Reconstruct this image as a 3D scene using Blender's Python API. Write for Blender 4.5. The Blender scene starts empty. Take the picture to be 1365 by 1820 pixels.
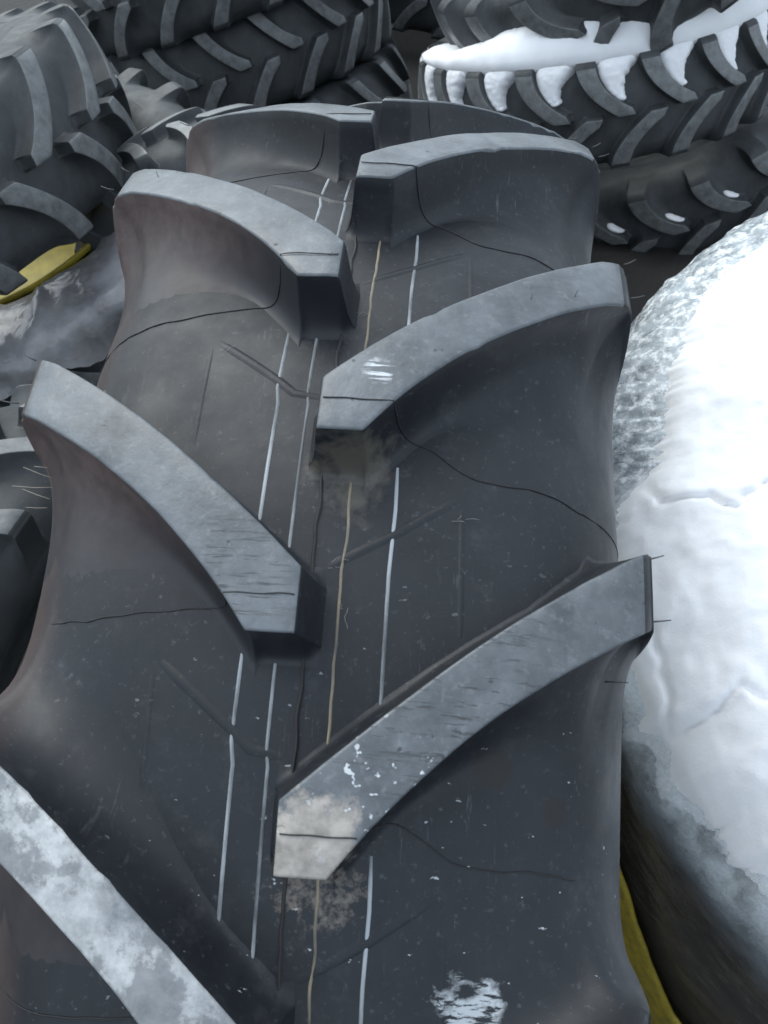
import bpy, math, random
import numpy as np
from mathutils import Vector, Matrix, noise

random.seed(4)
rng = np.random.default_rng(4)
SC = bpy.context.scene
COL = SC.collection
GZ = 0.939                       # radius of the big tyre: its axle height above the ground
R = 0.939                        # outer radius over the lugs
WD = 0.24                        # half width over the lugs
HL = 0.0560                      # lug height
CR = 0.6145                      # crown curvature
PITCH = 2 * math.pi / 20
NTH = -0.62466                   # angle of the first nose of the big tyre

# ------------------------------------------------------------------ camera
cam_d = bpy.data.cameras.new('camera')
cam = bpy.data.objects.new('camera', cam_d)
COL.objects.link(cam)
Mc = Matrix(((0.9968737, -0.05355281, 0.05809408), (0.07884222, 0.72232629, -0.6870434), (-0.00516978, 0.68947576, 0.72429031)))
cam.matrix_world = Matrix.Translation((0.086357, -0.751265, 1.301229 + GZ)) @ Mc.to_4x4()
cam_d.sensor_fit = 'VERTICAL'
cam_d.sensor_height = 24.0
cam_d.lens = 24.0 * 1569.447 / 1820.0
cam_d.clip_start = 0.02
cam_d.clip_end = 500
cam_d.dof.use_dof = True
cam_d.dof.focus_distance = 0.95
cam_d.dof.aperture_fstop = 11.0
SC.camera = cam

# ------------------------------------------------------------------ sky, sun, exposure
SUN_EL, SUN_AZ = math.radians(52), math.radians(-45)      # azimuth from +Y towards +X
wd = bpy.data.worlds.new('World')
SC.world = wd
wd.use_nodes = True
nt = wd.node_tree
bg = nt.nodes['Background']
sky = nt.nodes.new('ShaderNodeTexSky')
sky.sky_type = 'NISHITA'
sky.sun_disc = False
sky.sun_elevation = SUN_EL
sky.sun_rotation = SUN_AZ
sky.air_density = 1.0
sky.dust_density = 3.0
sky.ozone_density = 1.0
hsv = nt.nodes.new('ShaderNodeHueSaturation')
hsv.inputs['Saturation'].default_value = 0.62
nt.links.new(sky.outputs[0], hsv.inputs['Color'])
tint = nt.nodes.new('ShaderNodeMix')
tint.data_type = 'RGBA'
tint.blend_type = 'MULTIPLY'
tint.inputs[0].default_value = 1.0
tint.inputs[7].default_value = (0.93, 1.03, 1.0, 1)
nt.links.new(hsv.outputs[0], tint.inputs[6])
veil = nt.nodes.new('ShaderNodeMix')          # overcast: thin cloud evens the sky out
veil.data_type = 'RGBA'
veil.inputs[0].default_value = 0.6
veil.inputs[7].default_value = (3.35, 3.72, 4.25, 1)
nt.links.new(tint.outputs[2], veil.inputs[6])
nt.links.new(veil.outputs[2], bg.inputs[0])
bg.inputs[1].default_value = 0.15
sd = bpy.data.lights.new('sun', 'SUN')
sd.energy = 0.5
sd.angle = math.radians(50)
sd.color = (1.0, 0.985, 0.96)
sun = bpy.data.objects.new('sun', sd)
COL.objects.link(sun)
sv = Vector((math.sin(SUN_AZ) * math.cos(SUN_EL), math.cos(SUN_AZ) * math.cos(SUN_EL), math.sin(SUN_EL)))
sun.rotation_euler = sv.to_track_quat('Z', 'Y').to_euler()
SC.view_settings.view_transform = 'Standard'
SC.view_settings.look = 'None'
SC.view_settings.exposure = 1.28
SC.view_settings.gamma = 1.0
SC.cycles.max_bounces = 8


# ------------------------------------------------------------------ material helpers
class NT:
    def __init__(s, name):
        s.m = bpy.data.materials.new(name)
        s.m.use_nodes = True
        s.t = s.m.node_tree
        s.b = s.t.nodes['Principled BSDF']

    def n(s, kind, **kw):
        x = s.t.nodes.new(kind)
        for k, v in kw.items():
            if k.startswith('i_'):
                x.inputs[k[2:].replace('_', ' ')].default_value = v
            else:
                setattr(x, k, v)
        return x

    def l(s, a, b):
        s.t.links.new(a, b)

    def pos(s, scale=(1, 1, 1), rot=(0, 0, 0)):
        g = s.n('ShaderNodeNewGeometry')
        m = s.n('ShaderNodeMapping')
        m.inputs['Scale'].default_value = scale
        m.inputs['Rotation'].default_value = rot
        s.l(g.outputs['Position'], m.inputs['Vector'])
        return m.outputs[0]

    def noise(s, scale, detail=5, rough=0.6, vec=None, dist=0.0):
        x = s.n('ShaderNodeTexNoise')
        x.inputs['Scale'].default_value = scale
        x.inputs['Detail'].default_value = detail
        x.inputs['Roughness'].default_value = rough
        x.inputs['Distortion'].default_value = dist
        s.l(vec if vec is not None else s.pos(), x.inputs['Vector'])
        return x.outputs['Fac']

    def ramp(s, fac, stops):
        r = s.n('ShaderNodeValToRGB')
        e = r.color_ramp.elements
        while len(e) < len(stops):
            e.new(0.5)
        for el, (p, c) in zip(e, stops):
            el.position = p
            el.color = (c, c, c, 1) if isinstance(c, (int, float)) else (*c, 1)
        s.l(fac, r.inputs[0])
        return r.outputs[0]

    def mix(s, fac, a, b, mode='MIX'):
        x = s.n('ShaderNodeMix', data_type='RGBA', blend_type=mode)
        for sock, v in ((x.inputs[0], fac), (x.inputs[6], a), (x.inputs[7], b)):
            if hasattr(v, 'links'):
                s.l(v, sock)
            else:
                sock.default_value = v if isinstance(v, (int, float)) else (*v, 1)
        return x.outputs[2]

    def math(s, op, a, b=0.0, c=None):
        x = s.n('ShaderNodeMath', operation=op)
        for i, v in enumerate((a, b) if c is None else (a, b, c)):
            if hasattr(v, 'links'):
                s.l(v, x.inputs[i])
            else:
                x.inputs[i].default_value = v
        return x.outputs[0]

    def spot(s, centre, radius, soft=0.35, wob=14.0, amt=0.5):
        """1 inside an irregular patch round a world point"""
        g = s.n('ShaderNodeNewGeometry')
        d = s.n('ShaderNodeVectorMath', operation='DISTANCE')
        s.l(g.outputs['Position'], d.inputs[0])
        d.inputs[1].default_value = centre
        w = s.noise(wob, 6, 0.65)
        r = s.math('MULTIPLY_ADD', w, amt * radius * 2, -amt * radius)
        dd = s.math('ADD', d.outputs['Value'], r)
        mr = s.n('ShaderNodeMapRange')
        mr.inputs['From Min'].default_value = radius
        mr.inputs['From Max'].default_value = radius * (1 - soft)
        s.l(dd, mr.inputs['Value'])
        return mr.outputs[0]

    def bump(s, h, dist=0.002, strength=0.5, prev=None):
        b = s.n('ShaderNodeBump')
        b.inputs['Distance'].default_value = dist
        b.inputs['Strength'].default_value = strength
        s.l(h, b.inputs['Height'])
        if prev is not None:
            s.l(prev, b.inputs['Normal'])
        return b.outputs[0]

    def out(s, color=None, rough=None, normal=None, **kw):
        for k, v in (('Base Color', color), ('Roughness', rough), ('Normal', normal)):
            if v is None:
                continue
            if hasattr(v, 'links'):
                s.l(v, s.b.inputs[k])
            else:
                s.b.inputs[k].default_value = (*v, 1) if isinstance(v, tuple) else v
        for k, v in kw.items():
            s.b.inputs[k.replace('_', ' ')].default_value = v
        return s.m


def P(side, x, ph, h):
    """world point on the big tyre; ph counted in pitches from the first nose"""
    r = R - CR * x * x - h
    a = NTH + ph * PITCH
    return (x, r * math.sin(a), r * math.cos(a) + GZ)


def rubber(name, base=(0.010, 0.012, 0.0155), dust=(0.021, 0.0245, 0.030), rough=0.5, main=False):
    t = NT(name)
    big = t.noise(9, 6, 0.6)
    c = t.mix(t.ramp(big, [(0.38, 0.0), (0.72, 0.55)]), base, dust)
    fine = t.noise(160, 4, 0.7)
    c = t.mix(t.ramp(fine, [(0.60, 0.0), (0.74, 0.45)]), c, (0.11, 0.12, 0.13))
    scuff = t.noise(10, 5, 0.8, t.pos((16, 2.0, 2.0), (0.2, 0.1, 0.25)))
    c = t.mix(t.math('MULTIPLY', t.ramp(scuff, [(0.60, 0.0), (0.68, 0.5)]), t.ramp(t.noise(6, 3, 0.5), [(0.45, 0.0), (0.6, 1.0)])), c, (0.10, 0.11, 0.12))
    cloud = t.noise(30, 7, 0.75)
    c = t.mix(t.ramp(cloud, [(0.55, 0.0), (0.72, 0.22)]), c, (0.085, 0.088, 0.09))
    streak = t.noise(20, 4, 0.6, t.pos((3.0, 1.0, 0.25)))
    c = t.mix(t.ramp(streak, [(0.5, 0.0), (0.75, 0.3)]), c, dust)
    rr = t.ramp(t.noise(13, 5, 0.6), [(0.3, rough - 0.12), (0.7, rough + 0.14)])
    if main:
        sp = t.noise(120, 3, 0.6, t.pos((0.7, 1.3, 1)))
        near = t.spot(P('R', 0.10, -0.28, HL), 0.30, 0.9, 6, 0.4)
        f = t.math('MULTIPLY', t.ramp(sp, [(0.70, 0.0), (0.73, 1.0)]), near)
        c = t.mix(f, c, (0.5, 0.53, 0.56))
        crust = t.math('MULTIPLY', t.spot(P('R', 0.128, -0.36, HL), 0.028, 0.5, 60, 1.4), t.ramp(t.noise(60, 5, 0.7, t.pos((0.8, 3.0, 3.0))), [(0.44, 0.0), (0.50, 1.0)]))
        c = t.mix(crust, c, (0.42, 0.45, 0.47))
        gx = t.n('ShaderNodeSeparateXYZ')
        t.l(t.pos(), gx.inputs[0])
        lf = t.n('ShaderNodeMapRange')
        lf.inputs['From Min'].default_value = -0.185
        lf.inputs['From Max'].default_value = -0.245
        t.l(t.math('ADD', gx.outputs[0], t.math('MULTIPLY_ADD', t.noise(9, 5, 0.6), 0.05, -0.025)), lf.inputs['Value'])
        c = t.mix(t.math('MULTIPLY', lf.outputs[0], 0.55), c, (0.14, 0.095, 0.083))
        mud = t.spot(P('R', 0.022, -0.06, HL * 0.8), 0.035, 0.3, 70, 1.6)
        c = t.mix(t.math('MULTIPLY', mud, t.ramp(t.noise(90, 5, 0.7), [(0.46, 0.0), (0.62, 0.6)])), c, (0.24, 0.205, 0.17))
        mud2 = t.spot(P('R', 0.022, 0.98, HL * 0.7), 0.04, 0.6, 50, 1.2)
        c = t.mix(t.math('MULTIPLY', mud2, 0.5), c, (0.14, 0.125, 0.10))
        for ph_, x_, r_ in ((0.19, 0.182, 0.012), (0.30, 0.135, 0.014)):
            wet = t.spot(P('R', x_, ph_ - 0.06, HL), r_, 0.15, 40, 0.9)
            c = t.mix(wet, c, (0.012, 0.012, 0.012))
    n1 = t.bump(t.noise(420, 3, 0.6), 0.0004, 0.15)
    n2 = t.bump(t.noise(28, 5, 0.6), 0.002, 0.25, n1)
    return t.out(c, rr, n2, Specular_IOR_Level=0.38)


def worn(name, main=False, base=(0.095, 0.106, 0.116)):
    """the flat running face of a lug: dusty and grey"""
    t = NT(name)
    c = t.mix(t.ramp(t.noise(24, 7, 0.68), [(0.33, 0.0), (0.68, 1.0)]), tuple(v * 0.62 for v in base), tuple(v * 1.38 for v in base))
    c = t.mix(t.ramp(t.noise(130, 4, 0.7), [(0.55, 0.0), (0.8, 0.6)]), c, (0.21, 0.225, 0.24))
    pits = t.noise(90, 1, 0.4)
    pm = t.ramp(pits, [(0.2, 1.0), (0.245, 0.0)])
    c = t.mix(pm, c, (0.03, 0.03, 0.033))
    hgt = t.math('SUBTRACT', t.noise(60, 5, 0.6), pm)
    if main:
        scr = t.noise(6, 5, 0.75, t.pos((2.2, 42, 30), (0, 0, 0.12)))
        zone = t.spot(P('R', 0.09, 0.42, 0), 0.10, 0.6, 8, 0.5)
        zone2 = t.spot(P('L', -0.05, 0.60, 0), 0.06, 0.6, 8, 0.5)
        z = t.math('MAXIMUM', zone, zone2)
        s_ = t.math('MULTIPLY', t.ramp(scr, [(0.57, 0.0), (0.63, 0.85)]), z)
        c = t.mix(s_, c, (0.035, 0.036, 0.04))
        hgt = t.math('SUBTRACT', hgt, s_)
        # dried mud on the nearest nose
        mud = t.spot(P('R', 0.022, 0.05, 0.0), 0.038, 0.30, 60, 0.9)
        mc = t.mix(t.ramp(t.noise(70, 5, 0.6), [(0.35, 0.0), (0.65, 1.0)]), (0.20, 0.185, 0.165), (0.38, 0.345, 0.31))
        c = t.mix(mud, c, mc)
        # rime along the nearest left lug
        rz = t.ramp(t.noise(17, 7, 0.7, t.pos((1.0, 1.0, 1.0))), [(0.475, 0.0), (0.53, 1.0)])
        zone3 = t.math('MAXIMUM', t.spot(P('L', -0.17, -0.08, 0), 0.095, 0.35, 10, 0.6), t.spot(P('L', -0.09, -0.35, 0), 0.085, 0.35, 10, 0.6))
        rim = t.math('MULTIPLY', t.math('ADD', t.math('MULTIPLY', rz, 0.55), 0.35), zone3)
        c = t.mix(rim, c, t.ramp(t.noise(60, 5, 0.7), [(0.3, (0.26, 0.27, 0.275)), (0.7, (0.55, 0.56, 0.56))]))
        # small chalky scuff on the second right lug
        sc = t.math('MULTIPLY', t.spot(P('R', 0.040, 1.178, 0), 0.012, 0.5, 120, 0.6), t.ramp(t.noise(9, 3, 0.6, t.pos((3, 40, 30))), [(0.50, 0.0), (0.56, 1.0)]))
        c = t.mix(t.math('MULTIPLY', sc, 0.8), c, (0.6, 0.63, 0.66))
        fl = t.noise(120, 2, 0.6)
        fz = t.math('MULTIPLY', t.ramp(fl, [(0.64, 0.0), (0.67, 1.0)]), t.spot(P('R', 0.06, 0.16, 0), 0.055, 0.5, 9, 0.4))
        c = t.mix(fz, c, (0.5, 0.53, 0.55))
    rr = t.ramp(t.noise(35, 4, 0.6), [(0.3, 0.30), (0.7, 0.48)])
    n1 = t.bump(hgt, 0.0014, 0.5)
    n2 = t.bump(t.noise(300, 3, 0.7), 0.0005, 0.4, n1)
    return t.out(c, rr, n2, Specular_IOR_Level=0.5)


def bloomed(name):
    """brown bloom on the walls of the left lugs, strongest under the running face"""
    t = NT(name)
    at = t.n('ShaderNodeAttribute', attribute_name='bloom')
    n = t.noise(16, 6, 0.65)
    f = t.math('MULTIPLY', at.outputs['Fac'], t.ramp(n, [(0.25, 0.6), (0.7, 1.0)]))
    base = t.mix(t.ramp(t.noise(9, 6, 0.6), [(0.38, 0.0), (0.72, 0.55)]), (0.010, 0.012, 0.0155), (0.021, 0.0245, 0.030))
    brown = t.mix(t.ramp(t.noise(60, 5, 0.7), [(0.4, 0.0), (0.75, 1.0)]), (0.092, 0.066, 0.062), (0.165, 0.120, 0.110))
    c = t.mix(f, base, brown)
    n1 = t.bump(t.noise(420, 3, 0.6), 0.0004, 0.15)
    return t.out(c, t.ramp(n, [(0.3, 0.42), (0.7, 0.6)]), n1, Specular_IOR_Level=0.45)


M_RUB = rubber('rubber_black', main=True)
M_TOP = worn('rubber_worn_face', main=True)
M_BLOOM = bloomed('rubber_brown_bloom')
M_RUB2 = rubber('rubber_hazed', base=(0.036, 0.040, 0.042), dust=(0.080, 0.087, 0.09), rough=0.6)  # black rubber of the back tyres, lightened to put veiling haze into the colour
M_TOP2 = worn('rubber_hazed_face', base=(0.125, 0.132, 0.132))  # their lug faces, lifted by the same painted haze


def simple(name, col, rough=0.5, nscale=40, var=0.25, bump=0.3, **kw):
    t = NT(name)
    c = t.mix(t.ramp(t.noise(nscale, 5, 0.65), [(0.3, 0.0), (0.7, 1.0)]), tuple(v * (1 - var) for v in col), tuple(min(1, v * (1 + var)) for v in col))
    return t.out(c, rough, t.bump(t.noise(nscale * 4, 4, 0.6), 0.001, bump), **kw)


M_SEAM = simple('flash_black', (0.012, 0.012, 0.013), 0.6)
def streaky(name, col):
    t = NT(name)
    a = t.ramp(t.noise(7, 6, 0.7, t.pos((6, 1, 1))), [(0.40, 0.15), (0.60, 1.0)])
    return t.out(t.mix(a, (0.035, 0.04, 0.046), col), 0.5, t.bump(t.noise(300, 3), 0.0005, 0.5))


M_RIB = streaky('rib_pale', (0.34, 0.365, 0.385))  # pale streaky tone on the raised ribs
M_GOLD = streaky('stripe_ochre', (0.27, 0.225, 0.15))
M_HAIR = simple('vent_whisker', (0.05, 0.05, 0.052), 0.45)
M_HAIR2 = simple('vent_whisker_pale', (0.28, 0.25, 0.2), 0.5)
M_LINT = simple('lint', (0.3, 0.3, 0.29), 0.8)
M_YEL = simple('yellow_paint', (0.30, 0.24, 0.02), 0.42, 14, 0.3, 0.15)


# ------------------------------------------------------------------ object helpers
def mesh(name, verts, faces, mats, parent=None, smooth=True, slots=None, attr=None, uv=None):
    me = bpy.data.meshes.new(name)
    me.from_pydata([tuple(v) for v in verts], [], faces)
    for m in (mats if isinstance(mats, (list, tuple)) else [mats]):
        me.materials.append(m)
    if slots is not None:
        me.polygons.foreach_set('material_index', slots)
    if smooth:
        me.polygons.foreach_set('use_smooth', [True] * len(me.polygons))
    if attr is not None:
        a = me.attributes.new('bloom', 'FLOAT', 'POINT')
        a.data.foreach_set('value', attr)
    if uv is not None:
        li = np.zeros(len(me.loops), dtype=np.int32)
        me.loops.foreach_get('vertex_index', li)
        me.uv_layers.new(name='wrap').data.foreach_set('uv', np.asarray(uv, dtype=np.float32)[li].ravel())
    me.update()
    o = bpy.data.objects.new(name, me)
    COL.objects.link(o)
    if parent:
        o.parent = parent
    return o


def thing(name, label, cat, group=None, mat=None):
    o = bpy.data.objects.new(name, None)
    COL.objects.link(o)
    o.empty_display_size = 0.2
    o['label'] = label
    o['category'] = cat
    if group:
        o['group'] = group
    if mat is not None:
        o.matrix_world = mat
    return o


def tag(o, label, cat, group=None, kind=None):
    o['label'] = label
    o['category'] = cat
    if group:
        o['group'] = group
    if kind:
        o['kind'] = kind
    return o


def tube(path, rad, seg=6, V=None, F=None, taper=None):
    """append a tube along a path to V, F"""
    V = [] if V is None else V
    F = [] if F is None else F
    path = [Vector(p) for p in path]
    n = len(path)
    b0 = len(V)
    up = Vector((0.3, 0.2, 1)).normalized()
    for i, p in enumerate(path):
        d = (path[min(i + 1, n - 1)] - path[max(i - 1, 0)])
        if d.length < 1e-9:
            d = Vector((0, 0, 1))
        d.normalize()
        a = d.cross(up)
        if a.length < 1e-3:
            a = d.cross(Vector((1, 0, 0)))
        a.normalize()
        b = d.cross(a)
        r = rad if taper is None else rad * (1 + (taper - 1) * i / (n - 1))
        for k in range(seg):
            t = 2 * math.pi * k / seg
            V.append(p + a * (r * math.cos(t)) + b * (r * math.sin(t)))
    for i in range(n - 1):
        for k in range(seg):
            k2 = (k + 1) % seg
            F.append((b0 + i * seg + k, b0 + i * seg + k2, b0 + (i + 1) * seg + k2, b0 + (i + 1) * seg + k))
    F.append(tuple(b0 + k for k in range(seg))[::-1])
    F.append(tuple(b0 + (n - 1) * seg + k for k in range(seg)))
    return V, F


# ------------------------------------------------------------------ tyre shape
def smooth01(a, b, x):
    t = min(1, max(0, (x - a) / (b - a)))
    return t * t * (3 - 2 * t)


XE, AE, BE = 0.156, 0.111, 0.140


def c0_cr(x):
    return (x, R - HL - CR * x * x)


RE = c0_cr(XE)[1] - BE


def c0_sh(t):                       # t 0..1 round the shoulder
    a = math.radians(10 + 80 * t)
    x0 = XE + AE * (math.sin(a) - math.sin(math.radians(10)))
    return (x0, RE + BE * math.cos(a) + BE * (1 - math.cos(math.radians(10))))


CH = [0.0]                        # 1 while the chunky tread of the other tyres is being built


def u_edge(x):
    return CH[0] * (0.034 + 2.6 * min(1.0, CH[0] * CH[0]) * x * (WD - x)) - 0.5768124 + 1.0163309 * x - 0.8129334 * x * x + 0.05708 * x ** 3 + 0.62466


def l_edge(x):
    if x < 0.0329:
        return CH[0] ** 3 * 2.6 * x * (WD - x)
    return CH[0] ** 3 * 2.6 * x * (WD - x) - 0.6759337 + 1.7355877 * x - 4.7764628 * x * x + 6.8385146 * x ** 3 + 0.62466


def lug_stations(hi, du=0.0):
    """(x1,r1, x0,r0, n, theta_low, theta_up, D_low, D_up, slope_low, slope_up, is_top)"""
    S = []

    def add(x1, r1, x0, r0, n, xe, top, sh=0.0):
        e = 1e-4
        xx = min(max(xe, 0), WD)
        sl = 0.0 if xx < 0.0329 else (l_edge(xx + e) - l_edge(xx)) / e * r1
        su = (u_edge(xx + e) - u_edge(xx)) / e * r1
        k = 1 - sh
        Dl = 0.017 + 0.085 * smooth01(0.07, 0.24, xx)
        Du = 0.013 + 0.002 * smooth01(0.15, 0.24, xx) + 0.02 * sh + du * smooth01(0.03, 0.19, xx)
        S.append((x1, r1, x0, r0, n, l_edge(xx) - 0.02 * sh, u_edge(xx), Dl, Du, sl * k, su * k, top))
    for x, n in ((-0.012, 0.0), (-0.009, 0.08), (-0.006, 0.28), (-0.0035, 0.6), (-0.0015, 0.9), (0.0, 0.985), (0.002, 1.0)):
        r1 = R - CR * x * x
        add(x, r1, *c0_cr(x), n, x, n > 0.95)
    xs = [0.012, 0.024, 0.0315, 0.0329, 0.0345]
    xs += list(np.linspace(0.042, 0.215, 26 if hi else 10))
    tmap = lambda x: 0.40 * (x - XE) / (WD - XE)
    for x in xs:
        c0 = c0_cr(x) if x < XE else c0_sh(tmap(x))
        add(x, R - CR * x * x, *c0, 1, x, True)
    # rounded shoulder corner then down the end of the lug
    rc = 0.024
    rW = R - CR * WD * WD
    for a in ((20, 40, 60, 80) if hi else (45,)):
        aa = math.radians(a)
        x = WD - rc + rc * math.sin(aa)
        r = rW + 0.004 - rc + rc * math.cos(aa)
        t = tmap(WD - rc) + 0.06 * a / 90
        add(x, r, *c0_sh(t), 1, x, a < 45)
    n_ = 14 if hi else 5
    for i in range(1, n_ + 1):
        q = i / n_
        t = 0.42 + 0.58 * q
        c0 = c0_sh(t)
        r = (rW - 0.01) * (1 - q) + (c0[1] - 0.02) * q
        x = WD + 0.003 * math.sin(math.pi * min(1, q * 1.2)) - 0.0 * q
        w = smooth01(0.45, 1.0, q)
        x1 = x * (1 - w) + (c0[0] - 0.001) * w
        c0b = c0 if q < 1 else (c0[0] - 0.001, c0[1])
        add(x1, r * (1 - w * 0.0), *c0b, 1 - 0.0 * q, WD, False, q)
    return S


def cross(st, hi):
    """(theta, s, zone) samples from the low side to the high side"""
    x1, r1, x0, r0, n, tl, tu, Dl, Du, sl, su, top = st
    kl = math.sqrt(1 + sl * sl) / r1
    ku = math.sqrt(1 + su * su) / r1
    out = []
    al = np.linspace(90, 0, 13 if hi else 6)
    for a in al:
        aa = math.radians(a)
        out.append((tl - Dl * (1 - math.cos(aa)) * kl, 0.965 * (1 - math.sin(aa)) ** 1.3, 0))
    b = 0.0022
    out.append((tl + b * 0.25 * kl, 0.992, 1))
    out.append((tl + b * kl, 1.0, 1))
    for q in (0.25, 0.5, 0.75):
        out.append((tl + (tu - tl) * q, 1.0, 1))
    out.append((tu - b * ku, 1.0, 1))
    out.append((tu - b * 0.25 * ku, 0.992, 1))
    for a in al[::-1]:
        aa = math.radians(a)
        out.append((tu + Du * (1 - math.cos(aa)) * ku, 0.965 * (1 - math.sin(aa)) ** 1.3, 2))
    return out


def pos3(x, r, th, side):
    return (x * side, r * math.sin(th), r * math.cos(th))


def lug_geo(side, hi, seed=None):
    S = lug_stations(hi, 0.075 if seed in (1, 40) else 0.0)
    V, F, SL, B = [], [], [], []
    X = [cross(s, hi) for s in S]
    nc = len(X[0])
    for s, xs in zip(S, X):
        for th, sv_, z in xs:
            k = sv_ * s[4]
            x = s[2] + (s[0] - s[2]) * k
            r = s[3] + (s[1] - s[3]) * k
            if k <= 1e-6:
                r -= 0.0006
            if seed is not None and k > 0.02:
                q3 = Vector((x * 1.0, th * 0.93 + seed * 3.7, r))
                th += noise.noise(q3 * 11) * 0.0016 + noise.noise(q3 * 38) * 0.0005
                r += (noise.noise(q3 * 16 + Vector((5, 5, 5))) * 0.0011 + noise.noise(q3 * 60) * 0.0003) * k
                if 0.90 < sv_ < 0.998 or (z == 1 and sv_ >= 1.0 and th < s[5] + 0.004):
                    ch = noise.noise(q3 * 75 + Vector((9, 0, 0))) - 0.40
                    if ch > 0:
                        r -= min(0.0022, ch * 0.014)
            V.append(pos3(x, r, th, side))
            bl = 0.0
            if z == 0:
                bl = min(1, 0.15 + 1.1 * k ** 0.7) * smooth01(0.03, 0.16, s[0])
            B.append(bl)
    for j in range(len(S) - 1):
        for i in range(nc - 1):
            a = j * nc + i
            q = (a, a + 1, a + nc + 1, a + nc)
            F.append(q if side < 0 else q[::-1])
            zi = (X[j][i][2], X[j][i + 1][2])
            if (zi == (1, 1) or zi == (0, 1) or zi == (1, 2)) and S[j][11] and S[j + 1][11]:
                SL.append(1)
            elif side < 0 and zi[0] == 0 and zi[1] == 0:
                SL.append(2)
            else:
                SL.append(0)
    return V, F, SL, B


def casing_geo(seg, extra=None):
    prof = []
    for x in np.linspace(0, XE, 7)[:-1]:
        prof.append(c0_cr(x))
    for t in np.linspace(0, 1, 13):
        prof.append(c0_sh(t))
    prof += [(0.2455, 0.71), (0.237, 0.68), (0.220, 0.65), (0.203, 0.625), (0.200, 0.600), (0.205, 0.585), (0.203, 0.568), (0.19, 0.56),
             (0.175, 0.57), (0.17, 0.62), (0.19, 0.70), (0.185, 0.78), (0.13, 0.835), (0.0, 0.85)]
    full = prof + [(-x, r) for x, r in prof[::-1]]
    # drop the doubled centre points
    full = [full[0]] + full[1:len(prof)] + full[len(prof) + 1:-1]
    V, F = [], []
    n = len(full)
    for k in range(seg):
        a = 2 * math.pi * k / seg
        for x, r in full:
            V.append((x, r * math.sin(a), r * math.cos(a)))
    for k in range(seg):
        k2 = (k + 1) % seg
        for i in range(n):
            i2 = (i + 1) % n
            F.append((k * n + i, k2 * n + i, k2 * n + i2, k * n + i2))
    return V, F


def pose(rows, c, s=1.0):
    m = Matrix([list(r) for r in rows]).to_4x4()
    return Matrix.Translation((c[0], c[1], c[2] + GZ)) @ m @ Matrix.Scale(s, 4)


def frame_from_axis(n, fwd=(0, -1, 0)):
    x = Vector(n).normalized()
    z = Vector(fwd)
    z = (z - x * z.dot(x)).normalized()
    y = z.cross(x)
    return [[x[i], y[i], z[i]] for i in range(3)]


_geo = {}


def tyre(name, label, mat, mats, hi=False, phase=0.0, group='tractor tyres in the pile', chunk=0.62):
    t = thing(name, label, 'tyre', group, mat)
    key = (hi, mats[0].name, chunk)
    CH[0] = 0.0 if mats[0] == M_RUB else chunk
    if key not in _geo:
        V, F = casing_geo(240 if hi else 120)
        cs = mesh('casing', V, F, mats[0])
        src = [cs]
        for side in (1, -1):
            V, F, SL, B = lug_geo(side, hi)
            src.append(mesh('tread_lug', V, F, mats, slots=SL, attr=B))
        _geo[key] = src
        fresh = True
    else:
        fresh = False
    cs, lr, ll = _geo[key]

    def put(o, first):
        c = o if first else o.copy()
        if not first:
            COL.objects.link(c)
        c.parent = t
        return c
    CH[0] = 0.0
    c = put(cs, fresh)
    for k in range(20):
        for si, src in ((1, lr), (-1, ll)):
            if mats[0] == M_RUB and k in (0, 1, 2, 3, 4, 19):
                Vq, Fq, Sq, Bq = lug_geo(si, hi, k * 2 + (si > 0) + 1)
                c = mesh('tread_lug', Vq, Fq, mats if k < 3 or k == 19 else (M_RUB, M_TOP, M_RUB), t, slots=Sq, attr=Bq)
            else:
                c = put(src, fresh and k == 5)
            th = phase + k * PITCH - (PITCH / 2 if si < 0 else 0)
            if t.name == 'tractor_tyre' and k == 19 and si > 0:
                th -= 0.02
            c.rotation_euler = (-th, 0, 0)
    return t


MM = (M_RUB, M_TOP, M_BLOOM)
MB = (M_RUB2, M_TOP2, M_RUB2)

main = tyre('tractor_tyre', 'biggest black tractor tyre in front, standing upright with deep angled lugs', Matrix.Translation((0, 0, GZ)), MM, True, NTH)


# ---- small mouldings of the front tyre -------------------------------------------------
STN = lug_stations(True)


def lug_height(side, st, th):
    """blend factor of the tread at station st and angle th (nose-relative), any lug"""
    best = 0.0
    for k in range(-1, 5):
        X = cross(st, True)
        off = NTH + k * PITCH - (PITCH / 2 if side < 0 else 0)
        t = th - off
        for a, b in zip(X[:-1], X[1:]):
            if a[0] <= t <= b[0]:
                f = (t - a[0]) / max(1e-9, b[0] - a[0])
                best = max(best, (a[1] + (b[1] - a[1]) * f) * st[4])
                break
    return best


def on_tyre(side, st, th, lift=0.0):
    k = lug_height(side, st, th)
    x = st[2] + (st[0] - st[2]) * k
    r = st[3] + (st[1] - st[3]) * k + lift
    return Vector((x * side, r * math.sin(th), r * math.cos(th)))


def fine_stations():
    """stations at a fine, even spacing, by interpolation"""
    out = []
    for a, b in zip(STN[6:-1], STN[7:]):
        m = max(1, int(abs(b[0] - a[0]) / 0.003) if b[11] else 1)
        for i in range(m):
            f = i / m
            out.append(tuple(u + (v - u) * f if not isinstance(u, bool) else u for u, v in zip(a, b)))
    return out


FST = fine_stations()


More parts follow.
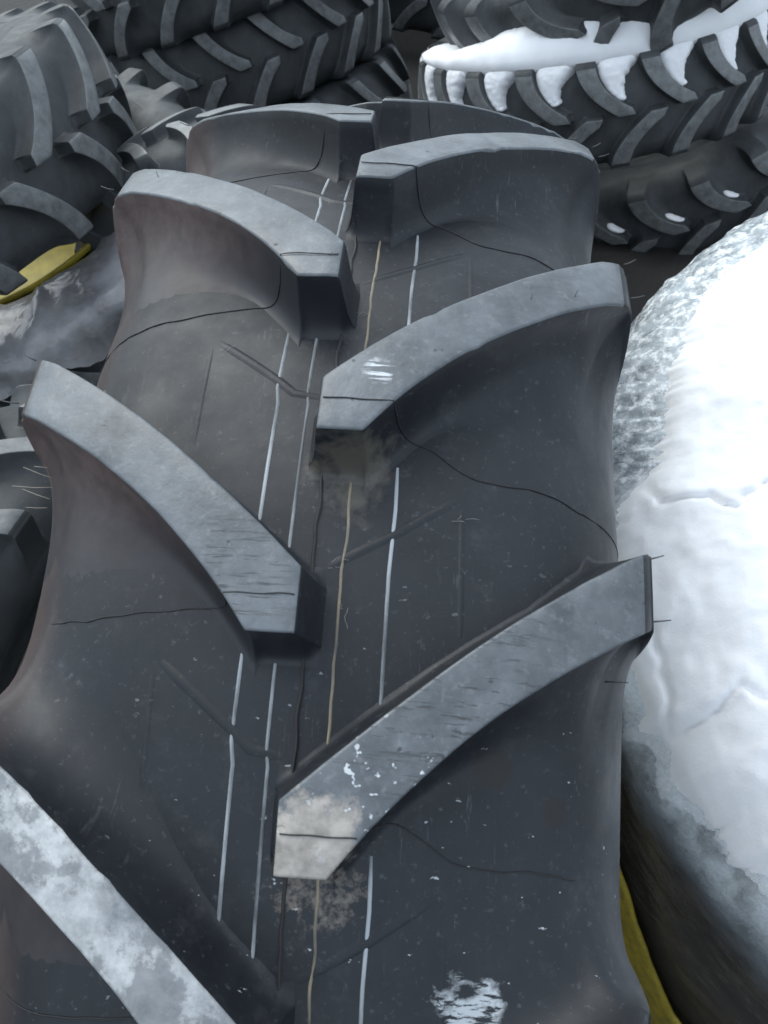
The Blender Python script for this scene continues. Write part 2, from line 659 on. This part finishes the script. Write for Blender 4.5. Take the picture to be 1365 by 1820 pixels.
def seam(side, k):
    """the thin dark flash line each mould segment leaves across lug and floor"""
    path = []
    rr = random.Random(k * 7 + side)
    for st in FST:
        x = st[0]
        if x < 0.002:
            continue
        dx = 0.088 - 0.10 * smooth01(0.065, 0.125, x) - 0.03 * smooth01(0.15, 0.235, x)
        if side < 0:
            dx = 0.084 - 0.05 * smooth01(0.06, 0.2, x)
        th = NTH + (k + dx) * PITCH - (PITCH / 2 if side < 0 else 0)
        th += 0.0022 * noise.noise(Vector((x * 45, k * 3.1, side)))
        path.append(on_tyre(side, st, th, 0.0003))
    V, F = tube(path, 0.00052, 5)
    mesh('mould_flash', V, F, M_SEAM, main)


for k in range(-1, 4):
    seam(1, k)
    seam(-1, k)


def floor_pt(x, ph, lift):
    r = R - HL - CR * x * x + lift
    a = NTH + ph * PITCH
    return Vector((x, r * math.sin(a), r * math.cos(a)))


def ridge(pts, w, h, m, name, wob=0.0):
    """low raised strip on the floor of the tread through (x, phase) points"""
    V, F = [], []
    P_ = []
    for (x0, p0), (x1, p1) in zip(pts[:-1], pts[1:]):
        L = math.hypot(x1 - x0, (p1 - p0) * 0.28)
        n = max(2, int(L / 0.006))
        for i in range(n):
            P_.append((x0 + (x1 - x0) * i / n, p0 + (p1 - p0) * i / n))
    P_.append(pts[-1])
    N = len(P_)
    for i, (x, ph) in enumerate(P_):
        a, b = P_[max(0, i - 1)], P_[min(N - 1, i + 1)]
        d = Vector((b[0] - a[0], (b[1] - a[1]) * 0.28))
        d.normalize()
        nx, ny = -d.y, d.x
        x = x + wob * noise.noise(Vector((ph * 14, x * 30, 3.1)))
        end = min(1, i / 3, (N - 1 - i) / 3)
        for q, hh in ((-1.6, -0.0012), (-0.55, h), (0.55, h), (1.6, -0.0012)):
            V.append(floor_pt(x + nx * q * w / 2, ph + ny * q * w / 2 / 0.28, hh * (end if hh > 0 else 1)))
    for i in range(N - 1):
        for q in range(3):
            a = i * 4 + q
            F.append((a, a + 1, a + 5, a + 4))
    mesh(name, V, F, m, main)


for k in range(-1, 4):
    # right-hand floor
    a, b = k - 0.92 + 0.2, k + 0.05
    ridge([(0.0563, k - 0.80), (0.0552, k - 0.30), (0.0568, k - 0.12), (0.0560, k + 0.01)], 0.0027, 0.0007, M_RIB, 'moulded_rib')
    ridge([(0.0222, k - 0.92), (0.0212, k - 0.30), (0.0226, k - 0.22), (0.0216, k - 0.01)], 0.0021, 0.0007, M_GOLD, 'painted_stripe', 0.0012)
    ridge([(0.1015, k - 0.076), (0.057, k - 0.19), (0.012, k - 0.29)], 0.007, 0.0010, M_RUB, 'moulded_ridge')
    ridge([(0.1060, k - 0.10), (0.1085, k - 0.45)], 0.005, 0.0005, M_RUB, 'moulded_ridge')
    # left-hand floor
    j = k - 0.5
    ridge([(-0.0435, j - 0.80), (-0.0425, j - 0.30), (-0.0450, j - 0.24), (-0.0438, j - 0.02)], 0.0027, 0.0007, M_RIB, 'moulded_rib')
    ridge([(-0.0188, j - 0.90), (-0.0182, j - 0.30), (-0.0200, j - 0.26), (-0.0195, j - 0.02)], 0.0024, 0.0006, M_RIB, 'moulded_rib')
    ridge([(-0.1023, j - 0.06), (-0.044, j - 0.22), (-0.031, j - 0.262), (-0.008, j - 0.275)], 0.007, 0.0013, M_RUB, 'moulded_ridge')
    ridge([(-0.1071, j - 0.085), (-0.1048, j - 0.44)], 0.005, 0.0005, M_RUB, 'moulded_ridge')
# centre parting line
ridge([(0.0, -1.3 + 0.1 * i) for i in range(56)], 0.0022, 0.0022, M_SEAM, 'centre_flash', 0.0022)


def whisker(side, x, ph, length, dirv, rad=0.0007, m=None, h=0.0):
    a = NTH + ph * PITCH
    r = R - CR * x * x - h
    p = Vector((x, (r - 0.002) * math.sin(a), (r - 0.002) * math.cos(a)))
    up = Vector((0, math.sin(a), math.cos(a)))
    fw = Vector((0, math.cos(a), -math.sin(a)))
    d = (Vector((1, 0, 0)) * dirv[0] + fw * dirv[1] + up * dirv[2]).normalized()
    pts = [p, p + d * length * 0.5, p + d * length + up * length * 0.12]
    V, F = tube(pts, rad, 5, taper=0.6)
    mesh('vent_whisker', V, F, m or M_HAIR, main)


for k in range(0, 4):
    rr = random.Random(k)
    ue, le = u_edge(0.236) / PITCH, l_edge(0.236) / PITCH
    whisker(1, 0.235, k + ue - 0.02, 0.010, (1, 0.2, 0.35))
    whisker(1, 0.237, k + le + 0.02, 0.011, (1, 0.1, 0.1 + 0.1 * rr.random()))
    whisker(-1, -0.235, k - 0.5 + ue - 0.02, 0.009, (-1, 0.3, 0.3))
    whisker(-1, -0.238, k - 0.5 + le + 0.03, 0.012, (-1, -0.1, 0.2))
whisker(1, 0.150, 1.0 + (u_edge(0.15) * 0.35 + l_edge(0.15) * 0.65) / PITCH, 0.012, (0.25, 0.9, 0.2))
whisker(1, 0.185, 1.0 + (u_edge(0.185) * 0.2 + l_edge(0.185) * 0.8) / PITCH, 0.012, (0.4, 0.8, 0.2))
whisker(-1, -0.19, 1.5 + (u_edge(0.19) * 0.6 + l_edge(0.19) * 0.4) / PITCH, 0.012, (-0.5, 0.9, 0.2))
for q in (0.62, 0.55, 0.47):
    whisker(1, 0.214, q + 0.0, 0.016, (1, 0.0, 0.15), h=HL)

for q, ln in ((0.93, 0.022), (0.97, 0.03), (1.00, 0.026), (1.04, 0.018), (0.90, 0.016)):
    whisker(-1, -0.226, q, ln, (-1, 0.25 * math.sin(q * 90), 0.15), 0.0004, M_HAIR2, HL + 0.012)


def fibre(x, ph, n, size):
    rr = random.Random(int(ph * 100))
    V, F = [], []
    for _ in range(n):
        p = floor_pt(x + rr.uniform(-size, size), ph + rr.uniform(-size, size) * 3, 0.0012)
        d = Vector((rr.uniform(-1, 1), rr.uniform(-1, 1), rr.uniform(-0.2, 0.6)))
        pts = [p]
        for _i in range(5):
            d += Vector((rr.uniform(-1, 1), rr.uniform(-1, 1), rr.uniform(-1, 0.8))) * 0.6
            pts.append(pts[-1] + d.normalized() * size * 0.35)
        tube(pts, 0.00013, 4, V, F)
    mesh('lint', V, F, M_LINT, main)


fibre(0.017, 0.72, 5, 0.005)
fibre(0.028, 0.60, 3, 0.010)
fibre(0.104, 0.88, 3, 0.006)
fibre(-0.099, 1.40, 3, 0.006)
fibre(0.012, 1.55, 3, 0.006)

# ------------------------------------------------------------------ other tyres
POSE = {
    'TL': ([[0.31748, 0.50495, 0.80264], [-0.04407, 0.85338, -0.51943], [-0.94724, 0.12953, 0.29318]], [-1.8684, 1.8722, -0.0832]),
    'BC': ([[-0.30044, -0.53977, 0.78637], [0.09893, -0.83765, -0.53717], [0.94866, -0.0836, 0.30507]], [-1.248, 4.726, -0.5509]),
    'RS': ([[-0.18789, -0.89716, 0.39975], [0.15156, -0.42861, -0.89069], [0.97043, -0.10676, 0.21651]], [0.799, 4.2997, -0.5179]),
    'RB': ([[-0.37622, -0.8651, 0.33176], [-0.12649, -0.30676, -0.94334], [0.91786, -0.39687, 0.00599]], [1.1864, 4.1783, -0.7338]),
    'RT': ([[-0.48303, -0.83811, -0.2535], [-0.09152, 0.33625, -0.93732], [0.87081, -0.42955, -0.23912]], [0.8397, 3.9599, 0.2698]),
}
CAMP = Vector((0.086357, -0.751265, 1.301229))


def posed(n, s=1.0, shift=0.0):
    rows, c = POSE[n]
    c = CAMP + (Vector(c) - CAMP) * s
    ax = Vector((rows[0][0], rows[1][0], rows[2][0]))
    return pose(rows, c + ax * shift, s)


tl = tyre('tractor_tyre', 'tractor tyre lying at upper left above the yellow rim', posed('TL'), MB, True)
bc = tyre('tractor_tyre', 'dark tyre lying flat behind the front tyre, its tread sloping up to the right', posed('BC'), MB)
bc2 = tyre('tractor_tyre', 'dark tyre at the bottom of the stack directly behind the front tyre', posed('BC', 1.0, -0.5), MB, phase=0.15)
mtx = posed('BC', 1.0, 0.5)
mtx.translation += Vector((0.12, -0.12, 0.0))
tb = tyre('tractor_tyre', 'topmost tyre of the back stack, cut off by the top edge of the photo', mtx, MB, phase=0.1)
rs = tyre('tractor_tyre', 'tyre with thick snow lying along its upper shoulder and between its lugs', posed('RS', 0.85), MB, chunk=1.0)
rb = tyre('tractor_tyre', 'dark tyre with three small snow scraps, under the snowy tyre at right', posed('RB', 1.0), MB, chunk=1.0)
mtx = posed('RT', 0.94)
rotm = Matrix.Rotation(math.radians(-7), 4, 'Y')
mtx = Matrix.Translation(mtx.translation + Vector((-0.05, 0.0, 0.045))) @ rotm @ Matrix.Translation(-mtx.translation) @ mtx
rt = tyre('tractor_tyre', 'dark tyre stacked on top of the snow covered tyre at upper right', mtx, MB, chunk=1.0)

# ------------------------------------------------------------------ snow
def snow_mat():
    t = NT('snow')
    c = t.mix(t.ramp(t.noise(5, 5, 0.6), [(0.3, 0.0), (0.7, 1.0)]), (0.80, 0.81, 0.825), (0.87, 0.875, 0.885))
    n1 = t.bump(t.noise(260, 4, 0.7), 0.0012, 0.45)
    n2 = t.bump(t.noise(22, 4, 0.5), 0.006, 0.2, n1)
    m = t.out(c, 0.75, n2, Subsurface_Weight=0.25, Subsurface_Scale=0.02)
    t.b.inputs['Subsurface Radius'].default_value = (0.8, 0.9, 1.0)
    return m


M_SNOW = snow_mat()


def nz(p, f, o=0.0):
    return noise.fractal(Vector(p) * f + Vector((o, o * 1.7, -o)), 1.0, 2.0, 4)


def grid_faces(n, m, b=0, flip=False):
    F = []
    for i in range(n - 1):
        for j in range(m - 1):
            a = b + i * m + j
            q = (a, a + 1, a + m + 1, a + m)
            F.append(q[::-1] if flip else q)
    return F


def shoulder_snow(root, s0, s1):
    """snow on the upper side wall of a lying tyre, with tongues down between the lugs"""
    V, F = [], []
    prof = [(0.205, 0.845), (0.222, 0.872), (0.243, 0.888), (0.272, 0.884), (0.300, 0.865), (0.325, 0.82), (0.335, 0.76), (0.33, 0.68), (0.30, 0.60), (0.22, 0.55)]
    n = 260
    for i in range(n):
        th = s0 + (s1 - s0) * i / (n - 1)
        for j, (x, r) in enumerate(prof):
            p = (prof[j][0] * 3, math.sin(th), math.cos(th))
            w = nz(p, 5) * 0.011 + nz(p, 22, 5) * 0.003
            e = 1.0 if 0 < j < len(prof) - 1 else 0.2
            up = (1.0 - smooth01(0.2, 1.5, th)) * 0.17 * smooth01(2, 7, j) - 0.05 * smooth01(1.0, 1.8, th) * smooth01(2, 6, j)
            x = x + up
            V.append(pos3(x + w * e, r + w * 0.7 * e, th, 1))
    F += grid_faces(n, len(prof))
    for k in range(int(math.floor(s0 / PITCH)), int(math.ceil(s1 / PITCH)) + 1):
        rr = random.Random(k + 50)
        lo = 0.045 + 0.02 * rr.random()
        xs = np.linspace(lo, 0.228, 34)
        b0 = len(V)
        m = 20
        for x in xs:
            f = (x - lo) / (0.228 - lo)
            CH[0] = 1.0
            tl_ = k * PITCH + l_edge(x) + 0.012
            tu_ = (k - 1) * PITCH + u_edge(x) - 0.004
            CH[0] = 0.0
            w = (tl_ - tu_) * (0.24 + 0.78 * min(1, f * 1.05) ** 1.4) * smooth01(-0.03, 0.12, f)
            for q in range(m):
                u = q / (m - 1)
                th = tl_ - w * u
                rag = nz((x * 40, th * 30, k), 1.0, 3) * 0.010 * (1 if u > 0.4 else 0.3)
                th += rag
                dome = (1 - (2 * u - 1) ** 4) if 0 < q < m - 1 else -0.25
                level = (0.036 + 0.012 * f) * dome * smooth01(-0.02, 0.10, f) + nz((x * 60, th * 50, k), 1.0) * 0.003
                x0, r0 = c0_cr(x) if x < XE else c0_sh(0.40 * (x - XE) / (WD - XE))
                V.append(pos3(x0 + level * smooth01(0.1, 0.23, x) * 0.75, r0 + level - 0.001, th, 1))
        F += grid_faces(len(xs), m, b0, True)
    o = mesh('snow_cover', V, F, M_SNOW)
    o.matrix_world = root.matrix_world
    return o


o = shoulder_snow(rs, -1.2, 1.9)
tag(o, 'thick white snow lying on the upper shoulder of the lying tyre at upper right', 'snow', kind='stuff')


def snow_scrap(root, k, x, ln, wid, label):
    V, F = [], []
    n, m = 14, 9
    for i in range(n):
        for j in range(m):
            u, v = i / (n - 1) * 2 - 1, j / (m - 1) * 2 - 1
            d = math.sqrt(max(0, 1 - u * u)) * math.sqrt(max(0, 1 - v * v))
            xx = x + u * ln / 2
            CH[0] = 1.0
            th = k * PITCH + l_edge(xx) - 0.016 + v * wid / 2 * (0.4 + 0.6 * math.sqrt(max(0, 1 - u * u))) / 0.9 + 0.006 * noise.noise(Vector((xx * 60, k, v)))
            CH[0] = 0.0
            r = R - HL - CR * xx * xx + 0.030 * (d ** 0.7) + 0.012
            V.append(pos3(xx, r, th, 1))
    F = grid_faces(n, m, 0, True)
    o = mesh('snow_scrap', V, F, M_SNOW)
    o.matrix_world = root.matrix_world
    tag(o, label, 'snow scrap', 'small scraps of snow on the lower right tyre')


snow_scrap(rb, 0, 0.085, 0.05, 0.035, 'small snow scrap farthest right, beside the snowy wrapped wheel')
snow_scrap(rb, 1, 0.070, 0.055, 0.035, 'small oval snow scrap in the middle of the three')
snow_scrap(rb, 2, 0.070, 0.05, 0.04, 'small snow scrap just right of the front tyre')

# ------------------------------------------------------------------ snow-covered wrapped wheel at right
WN = Vector((0, -0.2873, 0.9578)).normalized()
WC = Vector((1.06, 0.08, 0.42 + GZ))
WE1 = Vector((1, 0, 0))
WE2 = WN.cross(WE1)


def wpt(psi, rho, h):
    a = math.radians(psi)
    return WE1 * (rho * math.cos(a)) + WE2 * (rho * math.sin(a)) + WN * h


ww = thing('wrapped_wheel', 'wheel wrapped in crinkled clear film and buried under snow, right of the front tyre', 'wheel', None, Matrix.Translation(WC))


def ring(prof, n, disp=None, psi0=0, psi1=360):
    V, F = [], []
    full = psi1 - psi0 >= 360
    cnt = n if full else n + 1
    for i in range(cnt):
        ps = psi0 + (psi1 - psi0) * i / n
        for j, (rho, h) in enumerate(prof):
            dr, dh = disp(ps, rho, h, j) if disp else (0, 0)
            V.append(wpt(ps, rho + dr, h + dh))
    m = len(prof)
    F = grid_faces(cnt, m, 0, True)
    if full:
        for j in range(m - 1):
            a = (cnt - 1) * m + j
            F.append((a, j, j + 1, a + 1))
    return V, F


prof = [(0.40, -0.30), (0.40, -0.04), (0.44, 0.0), (0.52, 0.03), (0.62, 0.035), (0.70, 0.012), (0.745, -0.02), (0.768, -0.06), (0.776, -0.12), (0.79, -0.30), (0.80, -0.56), (0.77, -0.60), (0.70, -0.62), (0.55, -0.62), (0.45, -0.58), (0.40, -0.30)]
t = NT('rubber_brown_wet')
v_ = t.n('ShaderNodeUVMap', uv_map='wrap').outputs[0]
c = t.mix(t.ramp(t.noise(1.0, 6, 0.7, v_), [(0.42, 0.0), (0.72, 1.0)]), (0.050, 0.045, 0.040), (0.125, 0.108, 0.09))
M_WET = t.out(c, 0.24, t.bump(t.noise(0.8, 3, 0.5, v_), 0.008, 0.5))
V, F = ring(prof, 180)
CUV = [(2 * i * 0.18, h * 34 + rho * 8) for i in range(180) for rho, h in prof]
mesh('casing', V, F, M_WET, ww, uv=CUV)
# film: crinkled over the edge, draped in long folds down the side


def film_disp(ps, rho, h, j):
    p = wpt(ps, rho, h)
    side = smooth01(0.0, -0.10, h) if h < 0 else 0.0
    fine = nz(p, 34) * 0.006 + nz(p, 12, 2) * 0.007
    q = p - WN * (p.dot(WN))
    fold = noise.noise(Vector((ps * 0.10, h * 24 + ps * 0.12, 3))) * 0.012 + noise.noise(Vector((ps * 0.25, h * 70 + ps * 0.3, 9))) * 0.004
    loose = math.exp(-((ps - 171) / 5.0) ** 2)
    fine = fine * (1 - loose) + loose * 0.006 * math.sin(ps * 3.2 + 3 * noise.noise(Vector((ps * 0.4, h * 9, 0))))
    d = fine * (1 - 0.75 * side) + fold * side
    return d + 0.004, d * 0.8 * (1 - side)


t = NT('clear_film')
g_ = t.n('ShaderNodeNewGeometry')
wv = t.n('ShaderNodeUVMap', uv_map='wrap').outputs[0]
fr = t.spot((0.40, 0.42, 0.50 + GZ), 0.42, 0.35, 9, 0.3)
crk = t.ramp(t.noise(52, 6, 0.7), [(0.42, 0.0), (0.60, 1.0)])
st_ = t.ramp(t.noise(1.3, 7, 0.75, wv), [(0.50, 0.0), (0.72, 0.7)])
edge = t.n('ShaderNodeAttribute', attribute_name='bloom')
er = t.math('MULTIPLY', edge.outputs['Fac'], t.ramp(t.noise(22, 6, 0.7), [(0.3, 0.35), (0.6, 1.0)]))
al = t.math('MAXIMUM', t.math('MAXIMUM', t.math('MULTIPLY', fr, t.math('MULTIPLY_ADD', crk, 0.55, 0.35)), t.math('MULTIPLY_ADD', st_, 0.35, 0.04)), t.math('MULTIPLY', er, 0.72))
col = t.mix(fr, t.ramp(edge.outputs['Fac'], [(0.0, (0.16, 0.15, 0.14)), (0.6, (0.27, 0.32, 0.36)), (1.0, (0.62, 0.68, 0.71))]), t.mix(crk, (0.48, 0.55, 0.59), (0.84, 0.88, 0.9)))
t.l(al, t.b.inputs['Alpha'])
M_FILM = t.out(col, t.ramp(t.noise(40, 4, 0.6), [(0.35, 0.10), (0.65, 0.32)]), t.bump(t.noise(90, 5, 0.7), 0.004, 0.7))
fp = [(0.60, 0.045), (0.64, 0.044), (0.67, 0.038), (0.69, 0.032), (0.71, 0.022), (0.725, 0.012), (0.74, 0.0), (0.752, -0.012), (0.762, -0.026), (0.770, -0.042), (0.776, -0.062), (0.780, -0.085)] + [(0.782 + 0.00085 * i, -0.085 - 0.018 * i) for i in range(1, 28)]
V, F = ring(fp, 300, film_disp, 95, 275)
B = []
for i in range(301):
    for rho, h in fp:
        B.append(1 - smooth01(-0.03, -0.11, h) if h < -0.03 else 1.0)
# smooth01 expects rising bounds
B = [1.0 if h > -0.02 else max(0.0, 1 - (-0.02 - h) / 0.09) for _ in range(301) for rho, h in fp]
mesh('plastic_film', V, F, M_FILM, ww, attr=B, uv=[(i * 0.6 * 0.16, h * 34 + i * 0.05) for i in range(301) for rho, h in fp])
lo_ = thing('wheel', 'dark muddy wheel lying underneath the film wrapped wheel', 'wheel', None, Matrix.Translation(WC - WN * 0.64 + Vector((0.03, 0, 0))))
V, F = ring(prof, 180)
mesh('casing', V, F, M_WET, lo_, uv=CUV)

edge_pts = [(90, .70), (125, .70), (134.8, .70), (143.2, .708), (150.6, .715), (155.8, .70), (159.7, .70), (166.4, .695), (173.3, .69), (175.1, .709), (178.7, .745), (185.2, .758), (197.0, .762), (201.0, .772), (202.5, .752), (206.8, .765), (210.3, .751), (213.9, .749), (216.5, .734), (235, .74), (275, .745)]
ex_, ey_ = zip(*edge_pts)
creases = [[(192.8, .722), (196.1, .719), (202.0, .742)], [(201.5, .772), (203.0, .731), (201.0, .663), (203.1, .645), (207, .60)], [(176, .705), (179.5, .683), (179.2, .634), (181.2, .609), (177.8, .561)]]
cl = []
for c_ in creases:
    for (a0, r0), (a1, r1) in zip(c_[:-1], c_[1:]):
        p0 = Vector((r0 * math.cos(math.radians(a0)), r0 * math.sin(math.radians(a0))))
        p1 = Vector((r1 * math.cos(math.radians(a1)), r1 * math.sin(math.radians(a1))))
        cl.append((p0, p1))


def crease(px_, py_):
    p = Vector((px_, py_))
    p += Vector((noise.noise(Vector((px_ * 40, py_ * 40, 1))), noise.noise(Vector((px_ * 40, py_ * 40, 7))))) * 0.010
    best = 1.0
    for a, b in cl:
        ab = b - a
        u = max(0, min(1, (p - a).dot(ab) / ab.length_squared))
        best = min(best, (p - a - ab * u).length)
    return math.exp(-(best / 0.0045) ** 2)


V, F = [], []
n, m = 520, 130
for i in range(n + 1):
    ps = 95 + 180 * i / n
    re = float(np.interp(ps, ex_, ey_)) - 0.004
    cp = (math.cos(math.radians(ps)), math.sin(math.radians(ps)), 0)
    rag = 0.010 * nz(cp, 12.0) + 0.006 * nz(cp, 70.0)
    for j in range(m):
        q = 1 - (1 - j / (m - 1)) ** 1.5 if False else j / (m - 1)
        rho = re * (1 - (1 - q) ** 1.6)
        d = re - rho
        rho += rag * math.exp(-d / 0.02)
        under = 0.045 if rho < 0.6 else 0.045 - 2.2 * (rho - 0.6) ** 2 - max(0, rho - 0.74) * 0.9
        x_, y_ = rho * math.cos(math.radians(ps)), rho * math.sin(math.radians(ps))
        lump = noise.noise(Vector((x_ * 7, y_ * 7, 0))) * 0.022 + noise.noise(Vector((x_ * 19, y_ * 19, 4))) * 0.006 + nz((x_, y_, 6), 45) * 0.0035
        lip = 1 - math.exp(-d / 0.03)
        h = under - 0.006 + (0.050 + lump) * lip + 0.06 * smooth01(0.0, 0.4, d) - 0.010 * crease(x_, y_) * lip
        V.append(wpt(ps, rho, h))
F = grid_faces(n + 1, m, 0, False)
o = mesh('snow_drift', V, F, M_SNOW)
o.matrix_world = Matrix.Translation(WC)
tag(o, 'deep lumpy snow with dark cracks heaped on the wrapped wheel at right', 'snow', kind='stuff')

# yellow steel panel below the wrapped wheel
t = NT('yellow_dirty')
c = t.mix(t.ramp(t.noise(9, 7, 0.75, t.pos((1.2, 9, 3), (0.5, 0.2, 0.4))), [(0.40, 0.0), (0.72, 0.9)]), (0.34, 0.26, 0.025), (0.07, 0.06, 0.03))
M_YD = t.out(c, 0.4, t.bump(t.noise(30, 5), 0.002, 0.3))
V, F = [], []
hs = [(185, 0.0), (196, -0.02), (200, -0.05), (204, -0.10), (212, -0.22), (218, -0.34), (226, -0.5), (240, -0.62)]
hx, hy = zip(*hs)
n, m = 60, 14
for lay in (0.812, 0.818):
    for i in range(n):
        ps = 185 + 55 * i / (n - 1)
        top = float(np.interp(ps, hx, hy))
        for j in range(m):
            h = top - j / (m - 1) * 0.55
            V.append(wpt(ps, lay + 0.004 * nz((ps * .1, h * 4, 0), 1), h))
F = grid_faces(n, m, 0, False) + grid_faces(n, m, n * m, True)
for j in (0, m - 1):
    for i in range(n - 1):
        a = i * m + j
        F.append((a, a + m, a + m + n * m, a + n * m))
o = mesh('yellow_panel', V, F, M_YD)
o.matrix_world = Matrix.Translation(WC)
tag(o, 'dirty yellow curved steel panel showing between front tyre and wrapped wheel', 'panel')

# ------------------------------------------------------------------ wrapped tyre with yellow rim at left
LN = Vector((-0.2, -0.2, 1)).normalized()
LIP = Vector((-1.56, 2.11, -0.25))
SL_ = 0.93
fr_ = frame_from_axis(LN)
lw = tyre('tractor_tyre', 'film wrapped tyre with a yellow rim, under the upper left tyre', pose(fr_, LIP - LN * 0.19, SL_), MB, True)


def lring(prof, n, disp=None, a0=0, a1=2 * math.pi):
    """surface of revolution in the tyre's own frame"""
    V = []
    full = a1 - a0 > 6.28
    cnt = n if full else n + 1
    for i in range(cnt):
        th = a0 + (a1 - a0) * i / n
        for j, (x, r) in enumerate(prof):
            dx, dr = disp(th, x, r) if disp else (0, 0)
            V.append(pos3(x + dx, r + dr, th, 1))
    m = len(prof)
    F = grid_faces(cnt, m, 0, True)
    if full:
        for j in range(m - 1):
            a = (cnt - 1) * m + j
            F.append((a, j, j + 1, a + 1))
    return V, F


V, F = lring([(0.222, 0.612), (0.240, 0.618), (0.248, 0.612), (0.244, 0.602), (0.224, 0.594), (0.19, 0.57), (0.10, 0.53), (0.06, 0.50), (0.05, 0.30), (0.05, 0.0001)], 160)
mesh('rim', V, F, M_YEL, lw)


def fd(th, x, r):
    p = Vector((x, r * math.sin(th), r * math.cos(th)))
    rid = 1 - abs(noise.noise(p * 5.0)) * 2
    dr = smooth01(0.90, 0.95, r)
    rid2 = 1 - abs(noise.noise(p * 9.0 + Vector((3, 1, 2)))) * 2
    a = 0.010 + 0.034 * max(0, rid - 0.55) + 0.018 * max(0, rid2 - 0.6) + noise.noise(p * 4) * 0.010
    a *= smooth01(0.60, 0.68, r)
    return a * (1 - dr) + dr * (0.22 - x) * (nz((math.sin(th) * 4, math.cos(th) * 4, 0), 1.0) * 0.8 + 0.1), nz(p, 9, 4) * 0.012 + dr * a * 0.8


t = NT('grey_film')
k1 = t.ramp(t.noise(5, 5, 0.6), [(0.35, 0.0), (0.65, 1.0)])
k2 = t.ramp(t.noise(16, 6, 0.75), [(0.54, 0.0), (0.66, 0.8)])
c = t.mix(k1, (0.13, 0.13, 0.135), (0.30, 0.295, 0.30))
c = t.mix(k2, c, (0.24, 0.215, 0.20))
M_GF = t.out(c, 0.22, t.bump(t.noise(14, 4, 0.5, None, 1.5), 0.008, 0.45))
V, F = lring([(0.212, 0.612), (0.226, 0.635), (0.240, 0.66), (0.248, 0.69), (0.254, 0.72), (0.257, 0.75), (0.257, 0.78), (0.256, 0.81), (0.256, 0.84), (0.256, 0.87), (0.254, 0.895), (0.248, 0.918), (0.236, 0.934), (0.22, 0.944), (0.20, 0.950), (0.18, 0.953), (0.16, 0.956), (0.14, 0.958)], 300, fd, -1.6, 1.3)
mesh('plastic_film', V, F, M_GF, lw)

# small upright tyre between the front tyre and the stacks
mc = tyre('tractor_tyre', 'small tractor tyre whose crest shows just behind the front tyre', pose([[0, 1, 0], [-1, 0, 0], [0, 0, 1]], (-0.62, 1.95, -0.44), 0.66), MB)
lw2 = tyre('tractor_tyre', 'smaller tyre standing low at left, glimpsed in the gap beside the front tyre', pose([[0.98, 0.2, 0], [-0.2, 0.98, 0], [0, 0, 1]], (-0.70, 0.20, -0.30), 0.68), MB, True, phase=0.02)
# far stack filling the gap between the two nearer stacks
for i, (c_, ax_, lb) in enumerate((((0.0, 6.6, -0.6), (0.1, 0.0, 1), 'distant tyre at the bottom of the gap between the two stacks'),
                                   ((0.05, 6.7, -0.05), (-0.1, 0.05, 1), 'distant tyre in the middle of the gap between the two stacks'),
                                   ((-0.35, 6.8, 0.5), (0.05, 0.0, 1), 'distant tyre at the top of the gap between the two stacks'))):
    tyre('tractor_tyre', lb, pose(frame_from_axis(ax_), c_, 1.0), MB)

# ------------------------------------------------------------------ ground
V, F = [], []
N = 60
for i in range(N + 1):
    for j in range(N + 1):
        u, v = (i / N * 2 - 1), (j / N * 2 - 1)
        x, y = 120 * u ** 3 + 6 * u, 120 * v ** 3 + 6 * v
        z = 0.05 * noise.noise(Vector((x * 0.7, y * 0.7, 0))) - 0.05
        V.append((x, y, z))
for i in range(N):
    for j in range(N):
        a = i * (N + 1) + j
        F.append((a, a + N + 1, a + N + 2, a + 1))
t = NT('snowy_ground')
f = t.ramp(t.noise(0.7, 7, 0.65), [(0.56, 0.0), (0.62, 1.0)])
f = t.math('MULTIPLY', f, t.math('SUBTRACT', 1.0, t.spot((0.0, 2.0, 0.0), 5.0, 0.2, 1, 0.2)))
gc = t.mix(f, (0.014, 0.013, 0.012), (0.72, 0.75, 0.78))
g = mesh('ground', V, F, t.out(gc, 0.8, t.bump(t.noise(30, 6, 0.6), 0.02, 0.5)))
g['kind'] = 'structure'
